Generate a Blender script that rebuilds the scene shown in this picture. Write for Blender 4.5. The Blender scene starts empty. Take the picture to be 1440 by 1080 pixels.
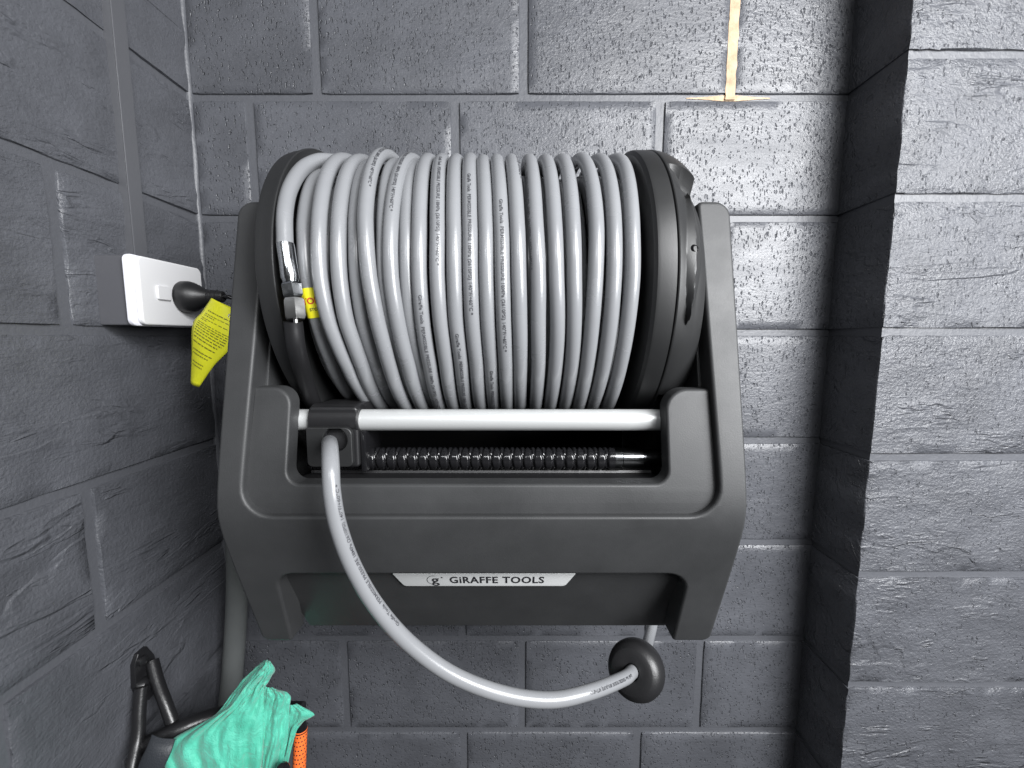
import bpy, bmesh, math, random
from mathutils import Vector, Matrix, noise
R = math.radians
random.seed(7)
S = bpy.context.scene
COL = S.collection

# ------------------------------------------------------------------ camera
PITCH = math.atan(65 / 590)          # phone held about 6 degrees nose down
cam = bpy.data.cameras.new('camera')
cam.sensor_width = 36; cam.lens = 590 / 1440 * 36      # ultra-wide phone lens
cam.clip_start = 0.02; cam.clip_end = 50
camo = bpy.data.objects.new('camera', cam); COL.objects.link(camo)
camo.location = (0, 0, 0); camo.rotation_euler = (R(90) - PITCH, 0, 0)
S.camera = camo

# ------------------------------------------------------------------ light
w = bpy.data.worlds.new('World'); S.world = w; w.use_nodes = True
bg = w.node_tree.nodes['Background']
bg.inputs[0].default_value = (0.93, 0.96, 1.0, 1); bg.inputs[1].default_value = 0.03

def area(name, loc, target, sx, sy, power, col):
    l = bpy.data.lights.new(name, 'AREA'); l.shape = 'RECTANGLE'; l.size = sx; l.size_y = sy
    l.energy = power; l.color = col
    o = bpy.data.objects.new(name, l); COL.objects.link(o); o.location = loc
    o.rotation_euler = (Vector(target) - Vector(loc)).to_track_quat('-Z', 'Y').to_euler()
    return o
area('ceiling_lamp', (1.22, -1.35, 1.35), (0.3, 0.75, 0.0), 1.15, 0.7, 76, (0.985, 0.99, 1.0))
area('right_lamp', (1.28, -0.68, 0.42), (0.60, 0.75, -0.10), 1.0, 0.9, 66, (0.975, 0.985, 1.0))
area('rear_lamp', (-0.25, -1.55, 1.15), (0.0, 0.6, 0.0), 0.55, 0.12, 8, (0.96, 0.98, 1.0))

S.view_settings.view_transform = 'Standard'; S.view_settings.look = 'None'
S.view_settings.exposure = 0.15; S.view_settings.gamma = 1
S.render.engine = 'CYCLES'
S.cycles.max_bounces = 5; S.cycles.diffuse_bounces = 3; S.cycles.glossy_bounces = 3; S.cycles.transmission_bounces = 2

# ------------------------------------------------------------------ point finder: pixel of the photograph at depth d, in metres
CP, SP = math.cos(PITCH), math.sin(PITCH)
def at(px, py, d):
    u = (px - 720) / 590; v = (540 - py) / 590
    return Vector((d * u, d * (CP + v * SP), d * (-SP + v * CP)))

# ------------------------------------------------------------------ materials
MAT = {}
class NT:
    def __init__(s, name):
        s.m = bpy.data.materials.new(name); s.m.use_nodes = True
        s.t = s.m.node_tree; s.b = s.t.nodes['Principled BSDF']
    def n(s, typ, **kw):
        x = s.t.nodes.new(typ)
        for k, v in kw.items():
            if k.startswith('_'): setattr(x, k[1:], v)
            else: x.inputs[k.replace('__', ' ')].default_value = v
        return x
    def l(s, a, b): s.t.links.new(a, b)
    def math(s, op, a, b=None, clamp=False):
        x = s.t.nodes.new('ShaderNodeMath'); x.operation = op; x.use_clamp = clamp
        for i, v in enumerate((a, b)):
            if v is None: continue
            if isinstance(v, (int, float)): x.inputs[i].default_value = v
            else: s.l(v, x.inputs[i])
        return x.outputs[0]
    def ramp(s, fac, pts):
        x = s.t.nodes.new('ShaderNodeValToRGB'); r = x.color_ramp
        while len(r.elements) < len(pts): r.elements.new(0.5)
        for e, (p, c) in zip(r.elements, pts):
            e.position = p; e.color = (c, c, c, 1) if isinstance(c, (int, float)) else (*c, 1)
        s.l(fac, x.inputs[0]); return x.outputs[0]

def simple(name, col, rough=0.5, metal=0.0, grain=0.0, gscale=400, var=0.0, vscale=12, coat=0.0, spec=0.5, rvar=0.0):
    q = NT(name); b = q.b
    b.inputs['Base Color'].default_value = (*col, 1); b.inputs['Roughness'].default_value = rough
    b.inputs['Metallic'].default_value = metal; b.inputs['Coat Weight'].default_value = coat
    b.inputs['Specular IOR Level'].default_value = spec
    tc = q.n('ShaderNodeTexCoord').outputs['Object']
    if var or rvar:
        nz = q.n('ShaderNodeTexNoise', Scale=vscale, Detail=6, Roughness=0.65); q.l(tc, nz.inputs['Vector'])
        if var:
            lo = tuple(c * (1 - var) for c in col); hi = tuple(min(1, c * (1 + var)) for c in col)
            q.l(q.ramp(nz.outputs['Fac'], [(0.3, lo), (0.7, hi)]), b.inputs['Base Color'])
        if rvar:
            q.l(q.ramp(nz.outputs['Fac'], [(0.3, max(0.02, rough - rvar)), (0.7, min(1, rough + rvar))]), b.inputs['Roughness'])
    if grain:
        g = q.n('ShaderNodeTexNoise', Scale=gscale, Detail=3, Roughness=0.6); q.l(tc, g.inputs['Vector'])
        bp = q.n('ShaderNodeBump', Strength=grain, Distance=0.001); q.l(g.outputs['Fac'], bp.inputs['Height'])
        q.l(bp.outputs['Normal'], b.inputs['Normal'])
    MAT[name] = q.m; return q.m

def wall_paint(name, along, pits, ledges, col, rough=0.42):
    """charcoal masonry paint over concrete block; along = axis that runs along the wall"""
    q = NT(name); b = q.b
    geo = q.n('ShaderNodeNewGeometry'); oi = q.n('ShaderNodeObjectInfo')
    add = q.t.nodes.new('ShaderNodeVectorMath'); add.operation = 'MULTIPLY_ADD'
    q.l(oi.outputs['Random'], add.inputs[0]); add.inputs[1].default_value = (7.3, 5.1, 9.7); q.l(geo.outputs['Position'], add.inputs[2])
    pos = add.outputs[0]
    def mp(sc):
        m = q.n('ShaderNodeMapping'); m.inputs['Scale'].default_value = sc; q.l(pos, m.inputs['Vector']); return m.outputs[0]
    st = (0.36, 1, 1) if along == 'x' else (1, 0.36, 1)
    # colour: faint patchiness of the brushed paint
    n0 = q.n('ShaderNodeTexNoise', Scale=9, Detail=4, Roughness=0.7); q.l(pos, n0.inputs['Vector'])
    lo = tuple(c * 0.84 for c in col); hi = tuple(c * 1.16 for c in col)
    q.l(q.ramp(n0.outputs['Fac'], [(0.32, lo), (0.68, hi)]), b.inputs['Base Color'])
    n1 = q.n('ShaderNodeTexNoise', Scale=16, Detail=3, Roughness=0.7); q.l(mp(st), n1.inputs['Vector'])
    q.l(q.ramp(n1.outputs['Fac'], [(0.3, rough - 0.07), (0.7, rough + 0.12)]), b.inputs['Roughness'])
    # fine paint stipple
    kf = 1.0 if pits == 1.0 else (2.4 if pits else 1.7)
    n2 = q.n('ShaderNodeTexNoise', Scale=240, Detail=3, Roughness=0.65); q.l(mp((.8, .8, 1)), n2.inputs['Vector'])
    n3 = q.n('ShaderNodeTexNoise', Scale=60, Detail=4, Roughness=0.66); q.l(mp(st), n3.inputs['Vector'])
    h = q.math('ADD', q.math('MULTIPLY', n2.outputs['Fac'], 0.0009 * kf), q.math('MULTIPLY', n3.outputs['Fac'], 0.0010 * kf))
    # open pores of the block: short upright slots
    if pits:
        for sc, th, k in ((230, 0.32, 0.0018), (120, 0.22, 0.0028)):
            v = q.n('ShaderNodeTexVoronoi', Scale=sc, Randomness=1.0)
            wv = q.n('ShaderNodeTexNoise', Scale=130, Detail=2); q.l(pos, wv.inputs['Vector'])
            vm = q.t.nodes.new('ShaderNodeVectorMath'); vm.operation = 'MULTIPLY_ADD'
            q.l(wv.outputs['Color'], vm.inputs[0]); vm.inputs[1].default_value = (0.006, 0.006, 0.012); q.l(mp((1, 1, 0.55)), vm.inputs[2])
            q.l(vm.outputs[0], v.inputs['Vector'])
            sc_ = q.n('ShaderNodeSeparateColor'); q.l(v.outputs['Color'], sc_.inputs[0])
            big = q.n('ShaderNodeTexNoise', Scale=7, Detail=3); q.l(pos, big.inputs['Vector'])
            thr = q.math('MULTIPLY', q.math('LESS_THAN', sc_.outputs[0], q.math('MULTIPLY', big.outputs['Fac'], 1.25 * pits)), th)
            pit = q.math('SUBTRACT', 1, q.math('DIVIDE', v.outputs['Distance'], q.math('MAXIMUM', thr, 0.001)), clamp=True)
            h = q.math('SUBTRACT', h, q.math('MULTIPLY', q.math('POWER', pit, 0.5), k))
    # split-face ledges: long flakes stepping along the block
    if ledges:
        ax_ = (0.36, 1, 1.2) if along == 'x' else (1, 0.36, 1.2)
        for sc, pos_, k, dist in ((8, 0.46, 0.0030, .5), (16, 0.56, 0.0024, .6)):
            nl = q.n('ShaderNodeTexNoise', Scale=sc, Detail=4, Roughness=0.62, Distortion=dist); q.l(mp(ax_), nl.inputs['Vector'])
            nm = q.n('ShaderNodeTexNoise', Scale=sc * 1.3, Detail=2); q.l(mp((ax_[0] * 1.7 + .11, ax_[1] * 1.3, 1.5)), nm.inputs['Vector'])
            mask = q.ramp(nm.outputs['Fac'], [(0.47, 0.0), (0.62, 1.0)])
            stp = q.ramp(nl.outputs['Fac'], [(pos_ - 0.09, 0.5), (pos_ - 0.02, 0.3), (pos_ + 0.012, 1.0), (pos_ + 0.10, 0.5)])
            h = q.math('ADD', h, q.math('MULTIPLY', q.math('MULTIPLY', q.math('SUBTRACT', stp, 0.5), mask), k * ledges))
    bp = q.n('ShaderNodeBump', Strength=1.0, Distance=1.0); q.l(h, bp.inputs['Height'])
    q.l(bp.outputs['Normal'], b.inputs['Normal'])
    MAT[name] = q.m; return q.m

PAINT = (0.074, 0.077, 0.087)
wall_paint('paint_back', 'x', 1.0, 0.0, PAINT, 0.35)
wall_paint('paint_left', 'y', 0.0, 1.0, PAINT, 0.40)
wall_paint('paint_pillar', 'x', 0.45, 1.0, PAINT, 0.35)
simple('paint_joint', (0.078, 0.081, 0.091), 0.45, grain=0.8, gscale=140)
simple('bare_mortar', (0.44, 0.325, 0.215), 0.9, grain=1.0, gscale=200, var=0.35, vscale=45)
simple('plastic', (0.032, 0.0328, 0.034), 0.50, grain=0.14, gscale=900, var=0.10, vscale=14, rvar=0.06, spec=0.38)
simple('plastic_dark', (0.012, 0.012, 0.013), 0.38, grain=0.1, gscale=700)
simple('plastic_flange', (0.015, 0.0154, 0.016), 0.46, grain=0.12, gscale=900, rvar=0.06)
simple('black_gloss', (0.008, 0.008, 0.009), 0.16)
simple('black_paint', (0.010, 0.010, 0.011), 0.33, grain=0.25, gscale=260)
simple('rubber', (0.012, 0.012, 0.013), 0.42, grain=0.2, gscale=500)
simple('hose_grey', (0.198, 0.203, 0.213), 0.27, var=0.05, vscale=9, grain=0.06, gscale=220, rvar=0.06)
simple('ink', (0.02, 0.02, 0.024), 0.5)
simple('hose_ink', (0.045, 0.046, 0.052), 0.5)
simple('bar_silver', (0.50, 0.51, 0.51), 0.42, metal=0.35, grain=0.1, gscale=500)
simple('steel', (0.62, 0.64, 0.66), 0.2, metal=1.0, rvar=0.08, vscale=60)
simple('dark_steel', (0.16, 0.165, 0.17), 0.22, metal=1.0, rvar=0.06, vscale=80)
simple('nickel', (0.82, 0.82, 0.80), 0.28, metal=1.0)
simple('plate_silver', (0.66, 0.67, 0.67), 0.35, metal=0.0, grain=0.1, gscale=700)
simple('yellow', (0.85, 0.78, 0.02), 0.5, grain=0.1, gscale=300)
simple('tag_yellow', (0.80, 0.80, 0.02), 0.55, grain=0.1, gscale=300)
simple('red_ink', (0.55, 0.05, 0.02), 0.5)
simple('tag_ink', (0.16, 0.15, 0.02), 0.6)
simple('white_plastic', (0.68, 0.68, 0.69), 0.28)
simple('white_edge', (0.74, 0.74, 0.80), 0.22)
simple('box_grey', (0.080, 0.081, 0.090), 0.45, grain=0.15, gscale=500)
simple('trunk_grey', (0.078, 0.080, 0.088), 0.36, grain=0.1, gscale=300)
simple('pipe_grey', (0.105, 0.112, 0.112), 0.45, grain=0.15, gscale=120, var=0.1)
simple('strap', (0.022, 0.025, 0.030), 0.5, grain=0.6, gscale=500)
simple('orange', (0.85, 0.16, 0.03), 0.55, grain=0.2, gscale=400)
def cloth_mat():
    q = NT('cloth'); b = q.b
    tc = q.n('ShaderNodeTexCoord').outputs['Object']
    n = q.n('ShaderNodeTexNoise', Scale=22, Detail=6, Roughness=0.6, Distortion=0.6); q.l(tc, n.inputs['Vector'])
    q.l(q.ramp(n.outputs['Fac'], [(0.3, (0.04, 0.33, 0.225)), (0.7, (0.08, 0.46, 0.335))]), b.inputs['Base Color'])
    b.inputs['Roughness'].default_value = 0.6; b.inputs['Sheen Weight'].default_value = 0.25
    g = q.n('ShaderNodeTexNoise', Scale=520, Detail=2); q.l(tc, g.inputs['Vector'])
    g2 = q.n('ShaderNodeTexNoise', Scale=55, Detail=5, Roughness=0.7, Distortion=1.2); q.l(tc, g2.inputs['Vector'])
    hh = q.math('ADD', q.math('MULTIPLY', g.outputs['Fac'], 0.0005), q.math('MULTIPLY', g2.outputs['Fac'], 0.004))
    bp = q.n('ShaderNodeBump', Strength=0.8, Distance=1.0); q.l(hh, bp.inputs['Height']); q.l(bp.outputs['Normal'], b.inputs['Normal'])
    MAT['cloth'] = q.m
cloth_mat()

# ------------------------------------------------------------------ object helpers
def thing(name, loc, label, cat, group=None):
    o = bpy.data.objects.new(name, None); COL.objects.link(o); o.location = loc; o.empty_display_size = 0.05
    o['label'] = label; o['category'] = cat
    if group: o['group'] = group
    return o
def wpos(o):
    p = Vector((0, 0, 0))
    while o is not None: p += o.location; o = o.parent
    return p
def link(name, me, mat, parent=None, loc=(0, 0, 0), sharp=35, label=None, wn=False):
    """me is in world coordinates shifted by loc"""
    if mat: me.materials.clear(); me.materials.append(MAT[mat])
    o = bpy.data.objects.new(name, me); COL.objects.link(o)
    o.parent = parent
    o.location = Vector(loc) - (wpos(parent) if parent else Vector((0, 0, 0)))
    if sharp is not None:
        me.polygons.foreach_set('use_smooth', [True] * len(me.polygons))
        me.set_sharp_from_angle(angle=R(sharp))
    if wn:
        m = o.modifiers.new('wn', 'WEIGHTED_NORMAL'); m.keep_sharp = True; m.weight = 80
    if label: o['label'] = label
    return o
def tomesh(bm):
    bmesh.ops.recalc_face_normals(bm, faces=bm.faces)
    me = bpy.data.meshes.new('m'); bm.to_mesh(me); bm.free(); return me
def pyd(vs, fs):
    me = bpy.data.meshes.new('m'); me.from_pydata([tuple(v) for v in vs], [], fs); me.update(); return me

def catmull(P, n):
    out = []
    Q = [P[0] * 2 - P[1]] + list(P) + [P[-1] * 2 - P[-2]]
    for i in range(1, len(Q) - 2):
        a, b, c, d = Q[i - 1:i + 3]
        for k in range(n):
            t = k / n
            out.append(0.5 * ((2 * b) + (c - a) * t + (2 * a - 5 * b + 4 * c - d) * t * t + (3 * b - a - 3 * c + d) * t ** 3))
    out.append(P[-1]); return out
def frames(P):
    T = [(P[min(i + 1, len(P) - 1)] - P[max(i - 1, 0)]).normalized() for i in range(len(P))]
    up = Vector((0, 0, 1)) if abs(T[0].z) < 0.9 else Vector((1, 0, 0))
    N = [(up - T[0] * up.dot(T[0])).normalized()]
    for i in range(1, len(P)):
        n = N[-1] - T[i] * N[-1].dot(T[i]); N.append(n.normalized())
    return [(t, n, t.cross(n)) for t, n in zip(T, N)]
def tube(P, rad, seg=16, caps=True):
    F = frames(P); vs = []; fs = []
    rr = rad if isinstance(rad, (list, tuple)) else [rad] * len(P)
    for p, (t, n, b), r in zip(P, F, rr):
        for k in range(seg):
            a = 2 * math.pi * k / seg; vs.append(p + (n * math.cos(a) + b * math.sin(a)) * r)
    for i in range(len(P) - 1):
        for k in range(seg):
            k2 = (k + 1) % seg
            fs.append((i * seg + k, i * seg + k2, (i + 1) * seg + k2, (i + 1) * seg + k))
    if caps:
        fs.append(tuple(range(seg))[::-1]); fs.append(tuple((len(P) - 1) * seg + k for k in range(seg)))
    bm = bmesh.new(); bv = [bm.verts.new(v) for v in vs]
    for f in fs: bm.faces.new([bv[i] for i in f])
    return tomesh(bm)
def lathe(profile, seg=64, origin=(0, 0, 0), axis=(1, 0, 0), ref=(0, -1, 0), rfun=None, close=False):
    """profile: list of (along, radius); revolved about axis through origin"""
    A = Vector(axis).normalized(); U = Vector(ref); U = (U - A * U.dot(A)).normalized(); W = A.cross(U); O = Vector(origin)
    bm = bmesh.new(); rings = []
    for (x, r) in profile:
        if r < 1e-6: rings.append([bm.verts.new(O + A * x)]); continue
        ring = []
        for k in range(seg):
            a = 2 * math.pi * k / seg; q = rfun(x, r, a) if rfun else r
            ring.append(bm.verts.new(O + A * x + (U * math.cos(a) + W * math.sin(a)) * q))
        rings.append(ring)
    for a, b in zip(rings, rings[1:]):
        for k in range(seg):
            k2 = (k + 1) % seg
            if len(a) == 1: bm.faces.new([a[0], b[k], b[k2]])
            elif len(b) == 1: bm.faces.new([a[k], b[0], a[k2]])
            else: bm.faces.new([a[k], b[k], b[k2], a[k2]])
    return tomesh(bm)
def rbox(x0, x1, y0, y1, z0, z1, bev=0.003, seg=2):
    bm = bmesh.new(); bmesh.ops.create_cube(bm, size=1)
    for v in bm.verts:
        v.co = Vector((x0 + (v.co.x + .5) * (x1 - x0), y0 + (v.co.y + .5) * (y1 - y0), z0 + (v.co.z + .5) * (z1 - z0)))
    if bev: bmesh.ops.bevel(bm, geom=bm.edges[:], offset=bev, segments=seg, profile=0.5, affect='EDGES')
    return tomesh(bm)
def rounded(pts, n=6):
    """pts: (x, y, corner radius) -> list of 2D points with rounded corners"""
    out = []; m = len(pts)
    for i in range(m):
        p = Vector(pts[i][:2]); a = Vector(pts[i - 1][:2]); b = Vector(pts[(i + 1) % m][:2]); r = pts[i][2]
        if r <= 0: out.append(p); continue
        ua = (a - p).normalized(); ub = (b - p).normalized(); ang = ua.angle(ub)
        t = r / math.tan(ang / 2); t = min(t, (a - p).length * .49, (b - p).length * .49); rr = t * math.tan(ang / 2)
        c = p + (ua + ub).normalized() * (rr / math.sin(ang / 2))
        s = p + ua * t - c; e = p + ub * t - c
        tot = s.angle(e); sg = 1 if s.x * e.y - s.y * e.x > 0 else -1
        for k in range(n + 1):
            q = sg * tot * k / n
            out.append(c + Vector((s.x * math.cos(q) - s.y * math.sin(q), s.x * math.sin(q) + s.y * math.cos(q))))
    return out
def curve_mesh(loops, half, bev, res=3):
    """filled outline(s), extruded by half each way including a rounded edge; local x, y, z"""
    cu = bpy.data.curves.new('c', 'CURVE'); cu.dimensions = '2D'; cu.fill_mode = 'BOTH'
    cu.extrude = max(0, half - bev); cu.bevel_depth = bev; cu.bevel_resolution = res; cu.offset = -bev
    for L in loops:
        sp = cu.splines.new('POLY'); sp.points.add(len(L) - 1); sp.use_cyclic_u = True
        for p, q in zip(sp.points, L): p.co = (q[0], q[1], 0, 1)
    o = bpy.data.objects.new('c', cu); COL.objects.link(o)
    me = bpy.data.meshes.new_from_object(o.evaluated_get(bpy.context.evaluated_depsgraph_get()))
    bpy.data.objects.remove(o); bpy.data.curves.remove(cu)
    bm = bmesh.new(); bm.from_mesh(me); bmesh.ops.remove_doubles(bm, verts=bm.verts, dist=1e-5); bm.to_mesh(me); bm.free()
    return me
def text_mesh(s, size, offset=0.0, spacing=1.0, shear=0.0, align='LEFT'):
    cu = bpy.data.curves.new('t', 'FONT'); cu.body = s; cu.size = size; cu.offset = offset; cu.space_character = spacing
    cu.align_x = align; cu.align_y = 'CENTER'; cu.resolution_u = 3; cu.shear = shear
    o = bpy.data.objects.new('t', cu); COL.objects.link(o)
    me = bpy.data.meshes.new_from_object(o.evaluated_get(bpy.context.evaluated_depsgraph_get()))
    bpy.data.objects.remove(o); bpy.data.curves.remove(cu); return me
def warp(me, fn):
    for v in me.vertices: v.co = fn(v.co.x, v.co.y, v.co.z)
    me.update(); return me
def slice_y(me, ys):
    bm = bmesh.new(); bm.from_mesh(me)
    for y in ys:
        bmesh.ops.bisect_plane(bm, geom=bm.verts[:] + bm.edges[:] + bm.faces[:], plane_co=(0, y, 0), plane_no=(0, 1, 0), dist=1e-6)
    bm.to_mesh(me); bm.free(); return me

# ================================================================== the walls
PX, PZ, Z0 = 0.368, 0.20835, 0.0098        # block pitch; height of the bed joint nearest eye level
YB, XL, XP, YP = 0.80, -0.575, 0.598, 0.684   # back wall face, left wall face, pillar side and front
GH, GV = 0.0115, 0.0145                    # bed and upright joints
def block_mesh(wd, hg, dp, rough, seed):
    """face in local x (width) and z (height), looking to -y, depth dp behind; painted-over uneven arrises"""
    nx = max(4, int(wd / 0.016)); nz = max(4, int(hg / 0.016)); bv = 0.0018
    vs = []; fs = []; idx = {}
    def nn(x, z, s): return noise.noise(Vector((x * s + seed * 3.1, z * s * 2.2, seed * 1.7)))
    def put(k, v): idx[k] = len(vs); vs.append(v)
    for j in range(nz + 1):
        for i in range(nx + 1):
            x = -wd / 2 + bv + (wd - 2 * bv) * i / nx; z = -hg / 2 + bv + (hg - 2 * bv) * j / nz
            y = rough * (0.0016 * nn(x, z, 9) + 0.0012 * nn(x, z, 26))
            put((0, i, j), (x, y, z))
    def ring():
        return [(i, 0) for i in range(nx)] + [(nx, j) for j in range(nz)] + [(i, nz) for i in range(nx, 0, -1)] + [(0, j) for j in range(nz, 0, -1)]
    rg = ring()
    for lev, yy in ((1, bv), (2, dp)):
        for (i, j) in rg:
            x = -wd / 2 + wd * i / nx; z = -hg / 2 + hg * j / nz
            e = 0.0010 * rough * nn(x + 5, z, 34) if lev == 1 else 0
            cx = max(-1, min(1, 0 if 0 < i < nx else (1 if i else -1))); cz = 0 if 0 < j < nz else (1 if j else -1)
            if lev == 1 and cx and cz: x -= cx * .0016; z -= cz * .0016
            put((lev, i, j), (x - cx * abs(e) * 1.5, yy + e, z - cz * abs(e) * 1.5))
    for j in range(nz):
        for i in range(nx):
            fs.append((idx[0, i, j], idx[0, i + 1, j], idx[0, i + 1, j + 1], idx[0, i, j + 1]))
    m = len(rg)
    for k in range(m):
        a = rg[k]; b = rg[(k + 1) % m]
        fs.append((idx[(0, *a)], idx[(1, *a)], idx[(1, *b)], idx[(0, *b)]))
        fs.append((idx[(1, *a)], idx[(2, *a)], idx[(2, *b)], idx[(1, *b)]))
    return pyd(vs, fs)

back = thing('back_wall', (0, YB, -1.24), 'charcoal painted concrete block wall behind the hose reel', 'wall')
left = thing('left_wall', (XL, 0.4, -1.24), 'dark rough split face block wall with the power socket', 'wall')
pil = thing('pillar', (XP + .3, YP, -1.24), 'bright rough block pillar standing proud on the right', 'pillar')
sd = 0
ROWS = range(-6, 4)
for k in ROWS:
    zc = Z0 + (k + .5) * PZ; hg = PZ - GH
    first = (-0.347 if k % 2 == 0 else -0.4698)
    xs = [first + n * PX for n in range(0, 4)]
    edges = [XL + .004] + [x for x in xs if XL + .03 < x < XP - .03] + [XP]
    for a, b in zip(edges, edges[1:]):
        x0 = a + (GV / 2 if a != edges[0] else 0); x1 = b - (GV / 2 if b != edges[-1] else -.02); sd += 1
        link('block', block_mesh(x1 - x0, hg, .03, .55, sd), 'paint_back', back, ((x0 + x1) / 2, YB, zc), sharp=None)
    # left wall: faces +x
    fy = 0.548 if k % 2 == 0 else 0.425
    ys = sorted([fy - PX, fy, fy + PX]); ys = [y for y in ys if 0.02 < y < 0.77]
    edges = [0.02] + ys + [YB + .02]
    for a, b in zip(edges, edges[1:]):
        y0 = a + (GV / 2 if a != 0.02 else 0); y1 = b - (GV / 2 if b < YB else 0); sd += 1
        me = block_mesh(y1 - y0, hg, .03, 1.5, sd)
        warp(me, lambda x, y, z: Vector((-y, x, z)))
        link('block', me, 'paint_left', left, (XL, (y0 + y1) / 2, zc), sharp=None)
    # pillar: corner blocks, full depth back to the wall
    x1 = XP + (0.372 if k % 2 == 0 else 0.50); sd += 1
    link('block', block_mesh(x1 - XP, hg, YB - YP + .03, 1.6, sd), 'paint_pillar', pil, ((XP + x1) / 2, YP, zc), sharp=None)
for o in list(back.children) + list(left.children) + list(pil.children):
    o.data.polygons.foreach_set('use_smooth', [True] * len(o.data.polygons)); o.data.set_sharp_from_angle(angle=R(50))
ZT, ZB = Z0 + 4 * PZ, Z0 - 6 * PZ
link('mortar', rbox(XL - .05, XP + .05, YB + .0036, YB + .04, ZB, ZT, 0), 'paint_joint', back)
link('mortar', rbox(XL - .04, XL - .0034, 0.015, YB + .004, ZB, ZT, 0), 'paint_joint', left)
link('mortar', rbox(XP + .0045, XP + .52, YP + .0045, YB + .02, ZB, ZT, 0), 'paint_joint', pil)
# paint-filled bead in the inside corner
P = [Vector((XL - .0042 + .0014 * noise.noise(Vector((z * 14, 1, 2))), YB + .0042 + .0014 * noise.noise(Vector((z * 14, 5, 2))), z)) for z in [ZB + (ZT - ZB) * i / 90 for i in range(91)]]
link('corner_bead', tube(P, [0.0088 + .0014 * noise.noise(Vector((p.z * 22, 0, 9))) for p in P], 14), 'paint_joint', left)
# bare tan mortar the paint missed
def mortar_strip(pts):
    bm = bmesh.new(); bmesh.ops.triangle_fill(bm, use_beauty=True, edges=[])
    vs = [bm.verts.new((x, YB + .0020, z)) for x, z in pts]; f = bm.faces.new(vs)
    r = bmesh.ops.extrude_face_region(bm, geom=[f])
    for v in r['geom']:
        if isinstance(v, bmesh.types.BMVert): v.co.y += .01
    return tomesh(bm)
def ragged(a, b, n, amp, s): return [a + (b - a) * i / n + 0 for i in range(n + 1)], [amp * noise.noise(Vector((i * .7, s, 0))) for i in range(n + 1)]
zj = Z0 + 2 * PZ; mx = 0.389
def wob(i, sd_, amp): return amp * (noise.noise(Vector((i * .55, sd_, 0))) + .6 * noise.noise(Vector((i * 1.7, sd_, 5))))
n_ = 60; zz = [zj - .004 + (ZT - zj) * i / n_ for i in range(n_ + 1)]
pts = [(mx - .0088 + wob(i, 1, .0018), z) for i, z in enumerate(zz)] + [(mx + .0086 + wob(i, 8, .0018), z) for i, z in reversed(list(enumerate(zz)))]
me = mortar_strip(pts); warp(me, lambda x, y, z: Vector((x, y - .0026, z)))
link('bare_mortar', me, 'bare_mortar', back, label='bare tan upright joint the paint missed', sharp=None)
m_ = 70; xx = [.312 + .150 * i / m_ for i in range(m_ + 1)]
env = [.0046 * math.exp(-((x - .389) / .045) ** 2) + .0004 for x in xx]
pts = [(x, zj - .0004 - max(.0002, e + wob(i, 3, .0007))) for i, (x, e) in enumerate(zip(xx, env))]
pts += [(x, zj - .0004 + max(.0002, e + wob(i, 9, .0007))) for i, (x, e) in reversed(list(enumerate(zip(xx, env))))]
me = mortar_strip(pts); warp(me, lambda x, y, z: Vector((x, y + .0004, z)))
link('bare_mortar', me, 'bare_mortar', back, label='bare tan patch of bed joint', sharp=None)

# ================================================================== the hose reel
def Yf(Z):                                   # front profile of the moulded housing
    a = .231 * (Z + .178); b = -.36 * (Z + .178)
    return .398 + (a + b + math.sqrt((a - b) ** 2 + 4 * .006 ** 2)) / 2
reel = thing('hose_reel', (-.03, .62, -.36), 'dark grey wall mounted hose reel with silver name plate', 'hose reel')
XC = -.0305; ZTOP, ZBOT = .147, -.3595
def bent(loops, half, bev, off, ys, res=3):
    me = curve_mesh(loops, half, bev, res); slice_y(me, ys)
    return warp(me, lambda x, y, z: Vector((x, Yf(y) + off + half - z, y)))
bend_ys = [-.36 + .012 * i for i in range(44)]
xo0, xo1 = -.2970, .2362
outer = rounded([
    (xo0, ZBOT, .010), (-.2620, ZBOT, .004), (-.2540, -.2528, .020), (.1905, -.2528, .024), (.1915, ZBOT, .004), (xo1, ZBOT, .010),
    (xo1, ZTOP, .016), (.2010, ZTOP, .006), (.2095, -.1788, .030), (-.2715, -.1788, .030), (-.2640, ZTOP, .006), (xo0, ZTOP, .016)], 8)
link('housing', bent([outer], .016, .0035, 0, bend_ys), 'plastic', reel, wn=True, sharp=40)
# deep side cheeks behind the frame
for x0, x1 in ((xo0 + .0015, -.2655), (.2025, xo1 - .0015)):
    prof = [(Yf(z) + .026, z) for z in [ZBOT + .003 + (ZTOP - .004 - ZBOT - .003) * i / 30 for i in range(31)]]
    prof += [(.52, ZTOP - .001), (.60, ZTOP - .02), (.70, .05), (.765, -.02), (.765, -.30), (.72, ZBOT + .003)]
    me = curve_mesh([[Vector(p) for p in prof]], (x1 - x0) / 2, .002, 1)
    xm = (x0 + x1) / 2; warp(me, lambda x, y, z: Vector((xm + z, x, y)))
    link('side_panel', me, 'plastic', reel, wn=True)
# inset front panel with two ears round the guide slot
inner = rounded([
    (-.2755, -.1830, .030), (.2135, -.1830, .030), (.2080, -.0535, .002), (.1605, -.0535, .024), (.1605, -.1490, .014),
    (-.2310, -.1490, .014), (-.2310, -.0515, .024), (-.2710, -.0515, .002)], 8)
link('front_panel', bent([inner], .011, .0030, .0085, bend_ys), 'plastic', reel, wn=True, sharp=40)
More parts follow.
